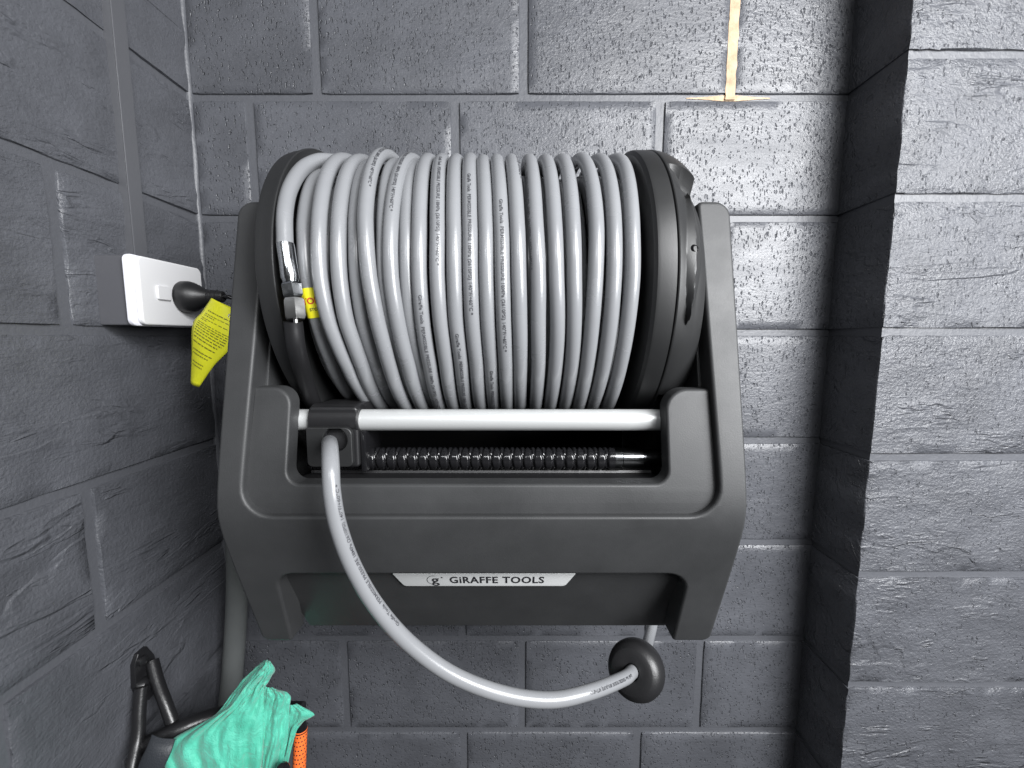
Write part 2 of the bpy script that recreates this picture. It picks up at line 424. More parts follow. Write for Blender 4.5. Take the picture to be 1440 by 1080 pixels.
# slot tray behind the front panel
tray = thing_tray = None
bm = bmesh.new()
def quad(bm, pts): bm.faces.new([bm.verts.new(p) for p in pts])
x0, x1 = -.2300, .1595
quad(bm, [(x0, Yf(-.148) + .030, -.1500), (x1, Yf(-.148) + .030, -.1500), (x1, .466, -.1535), (x0, .466, -.1535)])
quad(bm, [(x0, .466, -.1535), (x1, .466, -.1535), (x1, .510, -.175), (x0, .510, -.175)])
quad(bm, [(-.265, .510, -.175), (.203, .510, -.175), (.203, .60, -.19), (-.265, .60, -.19)])
me = tomesh(bm); o = link('slot_tray', me, 'plastic_dark', reel, sharp=None)
m = o.modifiers.new('s', 'SOLIDIFY'); m.thickness = .003; m.offset = 1
# lower set-back apron and the underside
me = curve_mesh([rounded([(-.2662, -.3770, .003), (.2028, -.3770, .003), (.2028, -.2500, .003), (-.2662, -.2500, .003)], 3)], .004, .002, 1)
def apron(x, y, z):
    t = (-.2485 - y) / .12
    return Vector((x, Yf(y) + .012 + .030 * max(0, t) + .004 - z, y))
slice_y(me, [-.26, -.28, -.30, -.32, -.34]); warp(me, apron)
link('apron', me, 'plastic', reel, wn=True)
link('underside', rbox(-.264, .202, .520, .74, -.3740, -.3660, .002), 'plastic_dark', reel)
link('back_plate', rbox(-.262, .200, .742, .768, -.352, -.03, .004), 'plastic_dark', reel)
link('wall_mount', rbox(-.20, .14, .7685, .7985, -.30, .0, .004), 'plastic_dark', reel)
# name plate
pl = rounded([(-.1336, -.2612, .001), (.0712, -.2612, .001), (.0610, -.2848, .006), (-.1243, -.2848, .006)], 5)
me = curve_mesh([pl], .0016, .0008, 2)
def on_apron(x, y, h):
    return apron(x, y, .004 + h)
warp(me, lambda x, y, z: on_apron(x, y, .0012 + z))
plate = link('name_plate', me, 'plate_silver', reel, sharp=30)
t = text_mesh('GiRAFFE TOOLS', .0168, offset=.00042, spacing=1.10)
xs_ = [v.co.x for v in t.vertices]; k = (.0365 + .0705) / (max(xs_) - min(xs_)); mn = min(xs_)
warp(t, lambda x, y, z: on_apron(-.0705 + (x - mn) * k, -.2731 + y, .0031))
link('lettering', t, 'ink', plate, sharp=None)
t = text_mesh('g', .0200, offset=.0003)
xs_ = [v.co.x for v in t.vertices]; mn = (min(xs_) + max(xs_)) / 2
warp(t, lambda x, y, z: on_apron(-.0870 + (x - mn), -.2726 + y, .0031))
lg = link('emblem', t, 'ink', plate, sharp=None)
bm = bmesh.new()
cx, cz = -.0880, -.2729
for i in range(30):
    a0 = R(75 + 190 * i / 30); a1 = R(75 + 190 * (i + 1) / 30); r0, r1 = .0078, .0084
    quad(bm, [on_apron(cx + q * math.cos(a), cz + q * math.sin(a), .0031) for q, a in ((r0, a0), (r1, a0), (r1, a1), (r0, a1))])
bm.faces.new([bm.verts.new(on_apron(-.0790 + .0011 * math.cos(2 * math.pi * i / 10), -.2679 + .0011 * math.sin(2 * math.pi * i / 10), .0031)) for i in range(10)])
link('emblem_ring', tomesh(bm), 'ink', plate, sharp=None)

# guide bar, carriage, lead screw
link('guide_bar', lathe([(-.262, 0), (-.262, .0118), (.186, .0118), (.186, 0)], 40, (0, .4580, -.0905)), 'bar_silver', reel)
CX = -.1925
body = curve_mesh([rounded([(-.0265, -.1405, .004), (.0265, -.1405, .004), (.0265, -.0735, .004), (-.0265, -.0735, .004)], 4)], .030, .003, 2)
warp(body, lambda x, y, z: Vector((CX + x, .474 - z, y)))
car = link('hose_guide', body, 'plastic_dark', reel, wn=True)
link('guide_sleeve', lathe([(-.0263, .0122), (-.0268, .0155), (-.0255, .0168), (.0255, .0168), (.0268, .0155), (.0263, .0122)], 40, (CX, .4580, -.0890)), 'plastic_dark', car)
HX, HZ = -.1878, -.1078
hole = [Vector((HX - CX + .0128 * math.cos(2 * math.pi * i / 40), HZ + .0128 * math.sin(2 * math.pi * i / 40))) for i in range(40)]
face = curve_mesh([rounded([(-.0262, -.1375, .006), (.0225, -.1375, .006), (.0225, -.0945, .008), (-.0262, -.0945, .002)], 5), hole], .0035, .0012, 2)
warp(face, lambda x, y, z: Vector((CX + x, .4395 - z, y)))
link('guide_face', face, 'plastic_flange', car, wn=True)
link('guide_socket', lathe([(0, .0128), (.006, .0119), (.010, .0112), (.012, .0100), (.012, .0)], 40, (HX, .4370, HZ), (0, 1, 0), (1, 0, 0)), 'black_gloss', car)
link('guide_bracket', rbox(CX + .0268, CX + .0330, .448, .500, -.1470, -.1010, .0015), 'black_gloss', car)
# crossed-thread lead screw
def screw(x, r, a):
    if x > .1150: return r
    p = .0118
    def tri(q): q = q - math.floor(q); return abs(q * 2 - 1)
    g = max(0, 1 - 3.4 * (1 - tri(x / p + a / (2 * math.pi)))) + max(0, 1 - 3.4 * (1 - tri(x / p - a / (2 * math.pi))))
    return r - .0024 * min(1.15, g)
prof = [(-.2290, .0126)] + [(-.2280 + .00095 * i, .0126) for i in range(int((.1150 + .2280) / .00095))] + [(.1160, .0126)]
link('lead_screw', lathe(prof, 40, (0, .4680, -.1370), rfun=screw), 'black_gloss', reel, sharp=60)
link('screw_end', lathe([(.1155, .0124), (.1240, .0124), (.1250, .0116), (.1480, .0116), (.1490, .0106), (.1800, .0106), (.1800, 0)], 32, (0, .4680, -.1370)), 'dark_steel', reel)

# drum
YC, ZC = .593, .06
link('drum_core', lathe([(-.236, .0), (-.236, .112), (.150, .112), (.150, 0)], 64, (0, YC, ZC)), 'plastic_dark', reel)
link('axle', lathe([(-.268, .0), (-.268, .03), (.205, .03), (.205, 0)], 32, (0, YC, ZC)), 'plastic_dark', reel)
RF = .1765
fl = lathe([(-.2330, .10), (-.2330, .168), (-.2322, .1725), (-.2310, .1758), (-.2316, .1768), (-.2335, .1768), (-.2370, .1752), (-.2440, .1750), (-.2500, .1735), (-.2525, .170), (-.2530, .10), (-.2530, .0)], 128)
rot = Matrix.Rotation(R(-2.6), 4, 'Y')
for v in fl.vertices: v.co = Vector((YC * 0, 0, 0)) + (rot @ (v.co - Vector((-.24, 0, 0)))) + Vector((-.24, YC, ZC))
fl.update()
link('flange', fl, 'plastic_flange', reel, sharp=40)
link('flange', lathe([(.1380, .0), (.1380, .158), (.1395, .1705), (.1425, .1745), (.1455, .1752), (.1610, .1752), (.1618, .1735), (.1618, .12), (.1618, .0)], 128, (0, YC, ZC)), 'plastic_flange', reel, sharp=30)
# sculpted end cap: four ratchet-like grips
def capr(x, r, a):
    # a: 0 at the front, rising over the top (W = axis x ref)
    t = max(0., min(1., (x - .1640) / .034)); fi = -math.degrees(a)
    ph = (fi - 45) % 90 / 90                       # 0 at the lip of a grip, rising over it
    red = ph ** 1.5 if ph < .985 else (1 - ph) / .015
    fi2 = (fi - 45) % 90 - 90                      # -90 .. 0 below the lip
    q = (fi2 + 34) / 27; lens = 0
    if abs(q) < 1:
        wl = .30 * (1 - q * q); c = .52 + .18 * q
        lens = .0075 * max(0, 1 - abs(t - c) / wl) if wl > 0 else 0
    return r - min(1, t * 1.6) * .0205 * red + lens - .004 * t * t
capp = [(.1622, .12), (.1622, .1738), (.1630, .1752)] + [(.1640 + .034 * i / 30, .1756 - .010 * (i / 30) ** 2.2) for i in range(31)] + [(.1996, .162), (.2005, .150), (.2008, .12), (.2008, 0)]
cap = lathe(capp, 360, (0, YC, ZC), rfun=capr)
capo = link('grip_cap', cap, 'plastic_flange', reel, sharp=32)
def on_cap(deg, r): return Vector((0, YC - r * math.cos(R(deg)), ZC + r * math.sin(R(deg))))
hp = on_cap(9, .1700) + Vector((.1790, 0, 0)); hn = Vector((.45, -math.cos(R(9)), math.sin(R(9)))).normalized()
link('cap_hole', lathe([(-.004, 0), (-.004, .0022), (.0022, .0026), (.0027, .0034), (.0012, .0046), (-.002, .0050)], 24, hp, hn, (0, 0, 1)), 'black_gloss', capo)
# swivel elbow under the hose end
EX = -.2215
P = catmull([at(412, 452, .414), at(417, 490, .424), at(428, 530, .455), at(440, 566, .49), at(452, 585, .55)], 8)
link('swivel_elbow', tube(P, .0088, 20), 'plastic_dark', reel)

# ================================================================== the hose
hose = thing('pressure_hose', (-.03, .43, -.36), 'light grey pressure hose wound on the reel and hanging in a loop', 'hose')
HR = .0079
KEY = [68.0, 21.1, 0.0, -15.1, -23.5, -32.6, -57.6]
TURN = [  # radius, X at the key angles (top, over the front, to the bottom)
 (.1510, [-.2270, -.2165, -.2105, -.2060, -.2040, -.2020, -.2010]),
 (.1650, [-.2032, -.1945, -.1918, -.1874, -.1830, -.1785, -.1725]),
 (.1640, [-.1825, -.1752, -.1727, -.1699, -.1660, -.1630, -.1620]),
 (.1585, [-.1690, -.1597, -.1566, -.1544, -.1520, -.1495, -.1480]),
 (.1700, [-.1525, -.1462, -.1410, -.1361, -.1332, -.1313, -.1286]),
 (.1590, [-.1400, -.1308, -.1287, -.1260, -.1225, -.1196, -.1180]),
 (.1660, [-.1221, -.1216, -.1204, -.1167, -.1144, -.1119, -.1103]),
 (.1580, [-.1150, -.1078, -.1063, -.1050, -.1030, -.1010, -.0990]),
 (.1645, [-.1006, -.0938, -.0928, -.0916, -.0905, -.0890, -.0886]),
 (.1645, [-.0837, -.0755, -.0747, -.0735, -.0722, -.0715, -.0721]),
 (.1640, [-.0666, -.0590, -.0578, -.0575, -.0561, -.0550, -.0560]),
 (.1645, [-.0498, -.0427, -.0415, -.0408, -.0397, -.0386, -.0392]),
 (.1630, [-.0345, -.0268, -.0256, -.0247, -.0238, -.0229, -.0227]),
 (.1645, [-.0182, -.0112, -.0096, -.0086, -.0078, -.0070, -.0061]),
 (.1640, [-.0010, .0049, .0067, .0079, .0086, .0089, .0099]),
 (.1640, [.0205, .0239, .0263, .0270, .0278, .0286, .0290]),
 (.1640, [.0401, .0428, .0445, .0466, .0472, .0472, .0469]),
 (.1640, [.0598, .0612, .0622, .0638, .0645, .0648, .0650]),
 (.1650, [.0828, .0849, .0833, .0822, .0818, .0814, .0816]),
 (.1650, [.1042, .1026, .1015, .1005, .0998, .0992, .0990]),
 (.1650, [.1262, .1210, .1200, .1185, .1177, .1170, .1175]),
]
def turn_fn(i):
    r, xs = TURN[i]
    nx = TURN[i + 1][1] if i + 1 < len(TURN) else [x + .0165 for x in xs]
    pv = TURN[i - 1][1] if i else [x - .0165 for x in xs]
    nr = TURN[i + 1][0] if i + 1 < len(TURN) else r
    pr = TURN[i - 1][0] if i else r
    ks = [180.0, 115.0] + KEY + [-110.0, -180.0]
    X = [(pv[-1] + xs[0]) / 2, .75 * xs[0] + .25 * pv[-1]] + xs + [.75 * xs[-1] + .25 * nx[0], (xs[-1] + nx[0]) / 2]
    Rr = [(pr + r) / 2, r] + [r] * 7 + [r, (nr + r) / 2]
    wob = random.uniform(0, 6.28); wa = random.uniform(.0002, .0011)
    def f(deg):
        for j in range(len(ks) - 1):
            if ks[j] >= deg >= ks[j + 1]:
                t = (ks[j] - deg) / (ks[j] - ks[j + 1])
                def cr(V):
                    a = V[max(j - 1, 0)]; b = V[j]; c = V[j + 1]; d = V[min(j + 2, len(V) - 1)]
                    m1 = (c - a) / 2; m2 = (d - b) / 2
                    return b * (2 * t ** 3 - 3 * t * t + 1) + m1 * (t ** 3 - 2 * t * t + t) + c * (-2 * t ** 3 + 3 * t * t) + m2 * (t ** 3 - t * t)
                x, rr = cr(X), cr(Rr); break
        e = (1 - (deg / 180) ** 2)
        rr += wa * math.sin(R(deg) * 2 + wob) * e
        return Vector((x, YC - rr * math.cos(R(deg)), ZC + rr * math.sin(R(deg))))
    return f
FN = [turn_fn(i) for i in range(len(TURN))]
turns = []
for i, f in enumerate(FN):
    # the first turn ends in the fitting, the others run once round the drum
    P = [f(180 - 360 * k / 110) for k in range(111)]
    turns.append(link('hose_turn', tube(P, HR, 20), 'hose_grey', hose, sharp=60))
# layer of hose below the outer one
P = []
for k in range(20 * 48 + 1):
    a = 180 - 360 * k / 48; x = -.222 + .0178 * k / 48
    P.append(Vector((x, YC - .1400 * math.cos(R(a)), ZC + .1400 * math.sin(R(a)))))
link('inner_winding', tube(P, HR, 12), 'hose_grey', hose, sharp=60)
# hose end with crimped ferrule and nuts, left of the winding
fe = [at(470, 226, .515), at(448, 226, .490), at(425, 238, .462), at(408, 265, .437), at(400.5, 300, .420), at(400.5, 345, .4135)]
P = catmull(fe, 10)
link('hose_end', tube(P, .0078, 20), 'hose_grey', hose, sharp=60)
a0 = at(401, 344, .4132); a1 = at(409, 398, .4115); ax = (a1 - a0).normalized(); L = (a1 - a0).length
link('ferrule', lathe([(0, .0076), (0, .0083), (L * .12, .0085), (L * .5, .0083), (L * .86, .0085), (L * .92, .0078), (L, .0070), (L, 0)], 28, a0, ax), 'steel', hose)
def hexnut(name, p, ax, r, h, mat):
    bm = bmesh.new(); A = ax.normalized(); U = Vector((0, -1, 0)); U = (U - A * U.dot(A)).normalized(); W = A.cross(U)
    rings = []
    for x, q in ((0, .86), (h * .14, 1), (h * .86, 1), (h, .86)):
        rings.append([bm.verts.new(p + A * x + (U * math.cos(R(60 * k + 30)) + W * math.sin(R(60 * k + 30))) * r * q) for k in range(6)])
    for a, b in zip(rings, rings[1:]):
        for k in range(6): bm.faces.new([a[k], b[k], b[(k + 1) % 6], a[(k + 1) % 6]])
    bm.faces.new(rings[0][::-1]); bm.faces.new(rings[-1])
    return link(name, tomesh(bm), mat, hose, sharp=25)
n0 = at(409, 399, .4112); n1 = at(413, 419, .4108)
hexnut('hex_nut', n0, n1 - n0, .0100, (n1 - n0).length, 'steel')
m0 = at(413, 420, .4105); m1 = at(416, 449, .4105)
hexnut('union_nut', m0, m1 - m0, .0102, (m1 - m0).length, 'nickel')
link('union_pin', lathe([(0, .0022), (.007, .0022), (.007, 0)], 12, m1, (0, 0, -1), (1, 0, 0)), 'nickel', hose)
# yellow warning sleeve on the first turn
f0 = FN[0]
def sleeve(mesh_fn): pass
P = [f0(d) for d in [-3.5 - 11.0 * k / 10 for k in range(11)]]
slv = link('warning_sleeve', tube(P, HR + .0007, 28, caps=False), 'yellow', hose, sharp=60)
FRS = frames(P); mid = P[5]; tt = (P[-1] - P[0]).normalized()
def wrap_on(me, centre, t, nrm, rad, off):
    b = t.cross(nrm).normalized()
    def fn(x, y, z):
        a = x / rad + off
        return centre - t * y + (nrm * math.cos(a) + b * math.sin(a)) * rad
    return warp(me, fn)
nf = Vector((.42, -1, -.1)); nf = (nf - tt * nf.dot(tt)).normalized()
def side(t, n):                               # so that text runs to the right in view
    return 1 if t.cross(n).x > 0 else -1
t = text_mesh('STOP!', .0088, offset=.0003, align='CENTER')
sg = side(tt, nf)
for v in t.vertices: v.co.x *= sg
wrap_on(t, mid - tt * .0018, tt, nf, HR + .00095, -.30 * sg)
link('sleeve_lettering', t, 'red_ink', slv, sharp=None)
t = text_mesh('STOP', .0042, offset=.0001, align='CENTER')
for v in t.vertices: v.co.x *= sg
wrap_on(t, mid + tt * .0068, tt, nf, HR + .00095, .1 * sg)
link('sleeve_print', t, 'ink', slv, sharp=None)

# printed line along the hose
LINE = 'Giraffe Tools  PERMISSIBLE PRESSURE 18MPa (2610PSI) 140°F/+60°C *'
def print_on_turn(i, d_start, d_end, side_deg, text=LINE, full=.158):
    """the line reads downwards; only the piece between the two angles is printed"""
    r = TURN[i][0] + HR
    f = FN[i]
    me = text_mesh(text, .0046, offset=.00008)
    xs = [v.co.x for v in me.vertices]; mn, mxx = min(xs), max(xs); k = full / (mxx - mn)
    def fn(x, y, z):
        s = (x - mn) * k
        deg = d_start - math.degrees(s / r)
        deg = max(-175, min(175, deg))
        c = f(deg); tn = (f(max(-179, deg - .5)) - f(min(179, deg + .5))).normalized()
        out = Vector((0, -math.cos(R(deg)), math.sin(R(deg)))); out = (out - tn * out.dot(tn)).normalized()
        sd_ = out.cross(tn)
        if sd_.x > 0: sd_ = -sd_
        # letters' up side points to the right when the line reads downwards
        a = R(side_deg) + y / HR
        return c + (out * math.cos(a) - sd_ * math.sin(a)) * (HR + .00022)
    warp(me, fn)
    link('hose_print', me, 'hose_ink', turns[i], sharp=None)
print_on_turn(4, 82, 20, 30)
print_on_turn(6, 74, 16, 10)
print_on_turn(8, -6, -60, 8)
print_on_turn(9, 56, 0, 12)
print_on_turn(10, -19, -60, 4)
print_on_turn(11, 40, -16, 2)
print_on_turn(12, -34, -60, 4)
print_on_turn(13, 27, -30, 4)
print_on_turn(14, 92, 50, 50)
print_on_turn(15, 55, 0, -62)

# free end: out of the guide, down in a loop, through the stopper and up behind the reel
lp = [(463, 621, .500), (463, 622, .455), (463.5, 624, .430), (464, 633, .406), (465, 656, .3885), (467, 695, .382), (476, 742, .384), (497, 798, .392), (531, 855, .404),
      (577, 906, .418), (637, 949, .430), (708, 976, .440), (775, 984, .450), (832, 972, .466), (872, 950, .497), (889, 938, .525), (903, 919, .568), (911, 900, .618), (918, 874, .680), (922, 850, .71), (923, 830, .715)]
S_AX = Vector((.55, .74, -.40)).normalized(); S_C = at(894.5, 941, .535)
head = [at(*p) for p in lp if p[0] < 850 and p[1] > 600 and p[2] < .51 or p[1] < 624.5 and p[0] < 470]
LP = catmull(head + [S_C - S_AX * .045 + Vector((-.001, 0, -.002)), S_C - S_AX * .016, S_C + S_AX * .016, S_C + S_AX * .040 + Vector((0, 0, .006)), at(911, 904, .620), at(917, 880, .672), at(922, 850, .71), at(923, 830, .715)], 14)
lead = link('hose_tail', tube(LP, HR, 24), 'hose_grey', hose, sharp=60)
ACC = [0.0]
for a, b in zip(LP, LP[1:]): ACC.append(ACC[-1] + (b - a).length)
def on_tail(s):
    import bisect
    j = max(1, min(len(ACC) - 1, bisect.bisect(ACC, s))); t = (s - ACC[j - 1]) / max(1e-9, ACC[j] - ACC[j - 1])
    p = LP[j - 1].lerp(LP[j], t); tn = (LP[min(j + 1, len(LP) - 1)] - LP[max(0, j - 2)]).normalized(); return p, tn
def s_of(px, py):
    best = min(range(len(LP)), key=lambda j: (LP[j] - at(px, py, LP[j].y * CP - LP[j].z * SP)).length); return ACC[best]
def print_on_tail(s0, direction, side_deg, full=.158, text=LINE):
    me = text_mesh(text, .0046, offset=.00008)
    xs = [v.co.x for v in me.vertices]; mn, mxx = min(xs), max(xs); k = full / (mxx - mn)
    def fn(x, y, z):
        p, tn = on_tail(s0 + direction * (x - mn) * k)
        out = -p.normalized(); out = (out - tn * out.dot(tn)).normalized()
        sd_ = out.cross(tn * direction)          # up side of the letters
        a = R(side_deg) + y / HR
        return p + (out * math.cos(a) + sd_ * math.sin(a)) * (HR + .00022)
    warp(me, fn); link('hose_print', me, 'hose_ink', lead, sharp=None)
print_on_tail(s_of(553, 880), -1, -38)
print_on_tail(s_of(880, 950), -1, 8, full=.072)

# stopper ball threaded on the tail
axis = S_AX; bc = S_C
prof = [(-.0180, .0104), (-.0184, .0116), (-.0186, .0255), (-.0180, .0264), (-.0160, .0300), (-.0110, .0332), (-.004, .0350), (.004, .0350), (.0110, .0332), (.0155, .0295), (.0180, .0250), (.0186, .0200), (.0186, .0106), (.016, .0096), (-.012, .0094), (-.0175, .0096), (-.0180, .0104)]
stp = link('hose_stopper', lathe(prof, 64, bc, axis, (0, 0, 1)), 'rubber', hose, sharp=38, label='black rubber stopper ball')

# ================================================================== power socket on the left wall
sock = thing('power_socket', (XL, .64, .065), 'white power socket plate on a dark box on the left wall', 'power socket')
link('mounting_box', rbox(XL - .002, -.5320, .592, .712, .0175, .1135, .003), 'box_grey', sock, wn=True)
def plate_x(y0, y1, z0, z1, x0, x1, r, bev):
    me = curve_mesh([rounded([(y0, z0, r), (y1, z0, r), (y1, z1, r), (y0, z1, r)], 6)], (x1 - x0) / 2, bev, 3)
    xm = (x0 + x1) / 2
    return warp(me, lambda x, y, z: Vector((xm + z, x, y)))
link('base_plate', plate_x(.5855, .7140, .0165, .1150, -.5318, -.5242, .009, .002), 'white_edge', sock, wn=True)
link('cover_plate', plate_x(.5930, .7130, .0180, .1135, -.5240, -.5160, .009, .0025), 'white_plastic', sock, wn=True)
sw = link('rocker_switch', plate_x(.6195, .6425, .0555, .0760, -.5162, -.5130, .0025, .001), 'white_plastic', sock, wn=True)
warp(sw.data, lambda x, y, z: Vector((x + (y - (-0.0)) * 0, y, z)))
plug = thing('power_plug', (-.516, .670, .062), 'black power plug pushed into the white socket', 'plug')
pa = Vector((-.5165, .668, .0635)); pax = Vector((1, .10, .02)).normalized()
link('plug_body', lathe([(0, 0), (0, .0225), (.003, .0242), (.012, .0242), (.018, .0225), (.026, .0180), (.034, .0128), (.040, .0108), (.0405, .0100), (.0425, .0100), (.043, .0104), (.046, .0104), (.0465, .0096), (.0485, .0096), (.049, .0100), (.052, .0100), (.0525, .0092), (.060, .0088), (.0615, .0075), (.0615, 0)], 40, pa, pax, (0, 0, 1)), 'rubber', plug)
pe = pa + pax * .060
P = catmull([pe, pe + Vector((.010, .002, -.001)), pe + Vector((.022, .006, -.008)), pe + Vector((.036, .012, -.026)), pe + Vector((.048, .03, -.06)), pe + Vector((.06, .06, -.12))], 8)
link('cord', tube(P, .0033, 14), 'black_gloss', plug)
link('cord_tie', tube(catmull([pe + Vector((.018, -.004, .004)), pe + Vector((.026, -.006, .000)), pe + Vector((.030, -.004, -.012)), pe + Vector((.026, -.002, -.020))], 6), .0012, 8), 'nickel', plug)
# yellow paper tag hung on the cord
TD = .590
corner = [at(298, 419, TD + .004), at(343, 441, TD - .004), at(268.5, 538, TD + .01), at(279.5, 544.5, TD - .008)]
left_e = [at(297.5, 419, TD), at(284, 439, TD), at(271, 457, TD + .004), at(269.5, 500, TD + .006), at(268.3, 538, TD + .006)]
right_e = [at(334, 436, TD), at(332, 460, TD - .012), at(327, 486, TD - .02), at(302, 513, TD - .018), at(280, 544.5, TD - .004)]
LE = catmull(left_e, 8); RE = catmull(right_e, 8)
def tag_pt(s, t, lift=0):
    q = t * (len(LE) - 1); j = min(int(q), len(LE) - 2); f_ = q - j
    a = LE[j].lerp(LE[j + 1], f_); b = RE[j].lerp(RE[j + 1], f_)
    p = a.lerp(b, s)
    p = p + Vector((.15, -1, .1)).normalized() * (.010 * math.sin(math.pi * s) * (1 - .5 * t) + lift)
    return p
nu, nv = 12, 32
vs = [tag_pt(i / nu, j / nv) for j in range(nv + 1) for i in range(nu + 1)]
fs = [(j * (nu + 1) + i, j * (nu + 1) + i + 1, (j + 1) * (nu + 1) + i + 1, (j + 1) * (nu + 1) + i) for j in range(nv) for i in range(nu)]
tago = thing('warning_tag', at(300, 480, TD), 'yellow printed paper tag hanging from the plug cord', 'tag')
o = link('tag_sheet', pyd(vs, fs), 'tag_yellow', tago, sharp=80)
m = o.modifiers.new('s', 'SOLIDIFY'); m.thickness = .0006; m.offset = 0
bm = bmesh.new(); rnd = random.Random(3)
lines = [(.19, .2, .85, 1.5), (.245, .15, .9, 1), (.275, .15, .5, 1), (.325, .12, .9, 1), (.355, .12, .32, 1), (.41, .1, .9, 1), (.44, .1, .9, 1), (.47, .1, .88, 1), (.50, .1, .9, 1), (.53, .1, .9, 1), (.56, .1, .86, 1), (.59, .1, .8, 1), (.63, .1, .8, 1), (.69, .12, .82, 1), (.72, .12, .75, 1), (.79, .15, .7, 1), (.82, .15, .7, 1)]
for t_, s0, s1, wgt in lines:
    s_ = s0
    while s_ < s1:
        w_ = rnd.uniform(.03, .11)
        e_ = min(s1, s_ + w_)
        slope = .035
        tA = t_ + slope * (s_ - .5); tB = t_ + slope * (e_ - .5); th = .0042 * wgt
        quad(bm, [tag_pt(s_, tA + th, .0012), tag_pt(e_, tB + th, .0012), tag_pt(e_, tB - th, .0012), tag_pt(s_, tA - th, .0012)])
        s_ = e_ + rnd.uniform(.015, .03)
link('tag_print', tomesh(bm), 'tag_ink', o, sharp=None)
ey = tag_pt(.86, .13, .001)
link('tag_eyelet', lathe([(0, .0018), (.001, .0022), (.001, .0036), (0, .0040)], 20, ey, (.1, -1, .1), (0, 0, 1)), 'nickel', tago)

# cable trunking above the socket
trk = thing('cable_trunking', (XL, .66, .114), 'painted grey cable trunking running up from the socket', 'trunking')
link('trunking_base', rbox(XL - .004, XL + .0102, .6440, .6650, .1145, ZT, .0012), 'trunk_grey', trk, wn=True)
link('trunking_lid', rbox(XL + .0105, XL + .0130, .6430, .6660, .1145, ZT, .0012), 'trunk_grey', trk, wn=True)

# ================================================================== lower left corner
pipe = thing('corner_pipe', (-.55, .76, -.66), 'grey pipe dropping behind the reel into the corner', 'pipe')
P = catmull([Vector((-.500, .735, -.20)), Vector((-.512, .745, -.36)), Vector((-.522, .752, -.46)), Vector((-.535, .755, -.56)), Vector((-.547, .752, -.66)), Vector((-.556, .745, -.74)), Vector((-.56, .74, -.86))], 8)
link('pipe_run', tube(P, .0185, 24), 'pipe_grey', pipe, sharp=60)
link('pipe_collar', lathe([(0, .019), (0, .0215), (.016, .0215), (.016, .019)], 28, P[-10], (P[-9] - P[-10]).normalized(), (1, 0, 0)), 'pipe_grey', pipe)

# black folding bracket on the left wall
brk = thing('wall_bracket', (XL, .60, -.60), 'black steel bracket bolted to the left wall with two arms', 'bracket')
def onleft(px, py, x):
    u = (px - 720) / 590; v = (540 - py) / 590; d = x / u
    return Vector((x, d * (CP + v * SP), d * (-SP + v * CP)))
out = [onleft(px, py, XL + .004) for px, py in ((203, 909), (213, 920), (220, 950), (216, 972), (206, 984), (194, 984), (186, 968), (185, 935), (190, 920))]
me = curve_mesh([[Vector((p.y, p.z)) for p in out]], .004, .0015, 2)
warp(me, lambda x, y, z: Vector((XL + .005 + z, x, y)))
link('base_plate', me, 'black_paint', brk, wn=True)
bp_ = onleft(200, 964, XL + .009)
link('bolt', lathe([(0, .012), (.004, .012), (.009, .0085), (.0105, .004), (.0105, 0)], 20, bp_, (1, 0, 0), (0, 0, 1)), 'black_paint', brk)
link('bolt', lathe([(0, .0075), (.003, .0075), (.005, .004), (.0055, 0)], 16, onleft(200, 929, XL + .009), (1, 0, 0), (0, 0, 1)), 'black_paint', brk)
P = catmull([onleft(199, 966, XL + .018), onleft(196, 1000, XL + .022), onleft(194, 1040, XL + .028), onleft(186, 1080, XL + .035), onleft(176, 1130, XL + .04)], 6)
link('arm', tube(P, .0085, 14), 'black_paint', brk)
P = catmull([onleft(214, 930, XL + .012), onleft(222, 960, XL + .03), onleft(233, 990, XL + .05), onleft(246, 1026, XL + .07)], 6)
link('arm', tube(P, .0085, 14), 'black_paint', brk)
P = catmull([at(205, 1048, .62), at(245, 1030, .62), at(290, 1012, .64), at(350, 1000, .66), at(425, 1000, .66)], 6)
link('cross_rail', tube(P, .013, 16), 'black_paint', brk)
strap = thing('strap', at(215, 1080, .60), 'dark blue grey strap hanging below the black bracket', 'strap')
c0 = [at(232, 1034, .600), at(226, 1052, .590), at(214, 1080, .585), at(202, 1130, .585)]
P = catmull(c0, 6); vs = []; fs = []
for p in P:
    vs += [p + Vector((-.017, -.001, .004)), p + Vector((0, -.006, 0)), p + Vector((.017, -.001, -.004))]
for i in range(len(P) - 1):
    for k in (0, 1): fs.append((i * 3 + k, i * 3 + k + 1, i * 3 + k + 4, i * 3 + k + 3))
o = link('webbing', pyd(vs, fs), 'strap', strap, sharp=80)
m = o.modifiers.new('s', 'SOLIDIFY'); m.thickness = .004
m = o.modifiers.new('b', 'SUBSURF'); m.levels = m.render_levels = 2

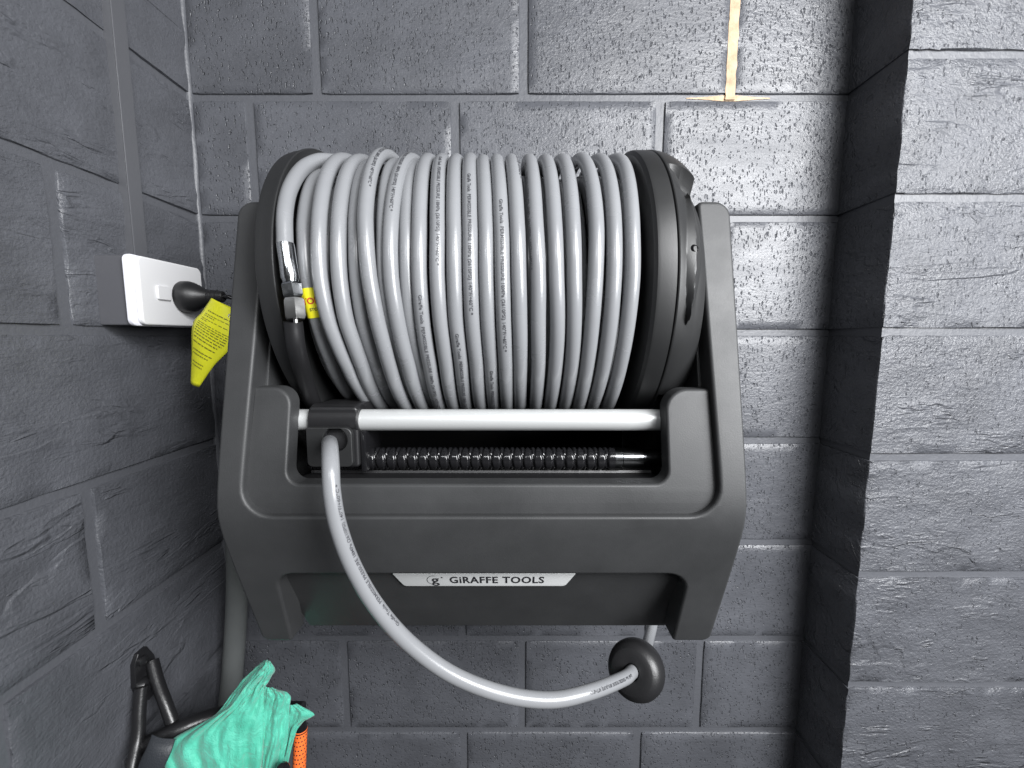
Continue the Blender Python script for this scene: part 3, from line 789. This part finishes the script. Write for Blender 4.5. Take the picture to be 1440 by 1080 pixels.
# green cloth thrown over the rail
cl = thing('cleaning_cloth', at(330, 1060, .6), 'crumpled green cleaning cloth draped over the black bracket', 'cloth')
def cloth(name, Lp, Rp, depth, amp, seed, nu=44, nv=64, ph=0.0):
    Lc = catmull([Vector((a, b, c)) for a, b, c in Lp], 10); Rc = catmull([Vector((a, b, c)) for a, b, c in Rp], 10)
    def samp(C, t):
        q = t * (len(C) - 1); j = min(int(q), len(C) - 2); return C[j].lerp(C[j + 1], q - j)
    vs = []
    for j in range(nv + 1):
        t = j / nv; a = samp(Lc, t); b = samp(Rc, t)
        for i in range(nu + 1):
            s = i / nu
            px = a.x + (b.x - a.x) * s; py = a.y + (b.y - a.y) * s; dd = a.z + (b.z - a.z) * s
            g = noise.noise(Vector((s * 2.2 + seed, t * 1.2, seed * 2)))
            h = noise.noise(Vector((s * 6 + t * 2.0 + seed * 5, t * 2.0, 4)))
            f2 = math.sin((s * 2.3 + t * .7 + ph) * math.pi * 2 + 2 * g)
            edge = 1.5 * noise.noise(Vector((t * 9, s * 9, seed + 3)))
            dd -= amp * (.32 * f2 * (.3 + .7 * t) + .5 * h + .35 * noise.noise(Vector((s * 13, t * 9 + s * 5, seed))) + .16 * noise.noise(Vector((s * 26, t * 22, seed + 7))) + 1.1 * math.sin(math.pi * s) ** .7)
            p = at(px + edge, py + edge, dd)
            vs.append(p)
    fs = [(j * (nu + 1) + i, j * (nu + 1) + i + 1, (j + 1) * (nu + 1) + i + 1, (j + 1) * (nu + 1) + i) for j in range(nv) for i in range(nu)]
    o = link(name, pyd(vs, fs), 'cloth', cl, sharp=120)
    m = o.modifiers.new('s', 'SOLIDIFY'); m.thickness = .0012; m.offset = 0
    return o
cloth('main_fold', [(371, 929, .63), (352, 945, .63), (330, 970, .63), (302, 1004, .62), (228, 1054, .60), (240, 1100, .60), (246, 1150, .60)],
      [(379, 929, .63), (386, 942, .63), (377, 958, .63), (372, 975, .625), (372, 1010, .62), (368, 1080, .61), (360, 1150, .61)], .6, .013, 1.3)
cloth('side_fold', [(372, 966, .632), (360, 985, .63), (352, 1010, .63), (346, 1050, .62), (344, 1100, .62), (344, 1150, .62)],
      [(385, 968, .632), (407, 977, .632), (407, 997, .632), (404, 1040, .63), (396, 1085, .625), (388, 1150, .62)], .6, .010, 4.1, ph=.3)
cloth('loose_corner', [(404, 992, .645), (400, 1005, .645), (398, 1040, .645), (394, 1075, .64), (386, 1120, .64)],
      [(418, 990, .645), (442, 1005, .645), (424, 1016, .645), (410, 1052, .642), (392, 1120, .64)], .6, .006, 7.7, nu=24, nv=48, ph=.6)

# orange perforated grip hanging next to the cloth
grip = thing('orange_grip', at(419, 1080, .66), 'orange perforated rod with a black cap beside the green cloth', 'grip')
g0 = at(423, 1024, .668); g1 = at(418, 1150, .668); gax = (g1 - g0).normalized(); gl = (g1 - g0).length
link('grip_sleeve', lathe([(0, .0085), (.001, .0098), (gl, .0098), (gl, 0)], 28, g0, gax, (0, -1, 0)), 'orange', grip)
link('grip_cap', lathe([(-.014, 0), (-.0135, .004), (-.011, .0072), (0, .0094), (.004, .0101), (.004, .0098)], 24, g0, gax, (0, -1, 0)), 'black_gloss', grip)
bm = bmesh.new(); U = Vector((0, -1, 0)); U = (U - gax * U.dot(gax)).normalized(); W = gax.cross(U)
for r_ in range(16):
    for k in range(14):
        a = 2 * math.pi * (k + .5 * (r_ % 2)) / 14; x = .008 + .0068 * r_
        if x > gl - .004: continue
        n_ = U * math.cos(a) + W * math.sin(a); b_ = gax.cross(n_); c_ = g0 + gax * x + n_ * .0100
        bm.faces.new([bm.verts.new(c_ + (gax * math.cos(q * math.pi / 4) + b_ * math.sin(q * math.pi / 4)) * .00125) for q in range(8)])
o = link('perforations', tomesh(bm), 'ink', grip, sharp=None); o['kind'] = 'stuff'
knob = thing('black_knob', at(398, 1078, .61), 'small black knob at the bottom edge of the cloth', 'knob')
link('knob_cap', lathe([(-.012, .006), (-.004, .0085), (.004, .0085), (.008, .006), (.0095, 0)], 20, at(398, 1082, .600), (0, -.6, 1), (1, 0, 0)), 'black_gloss', knob)
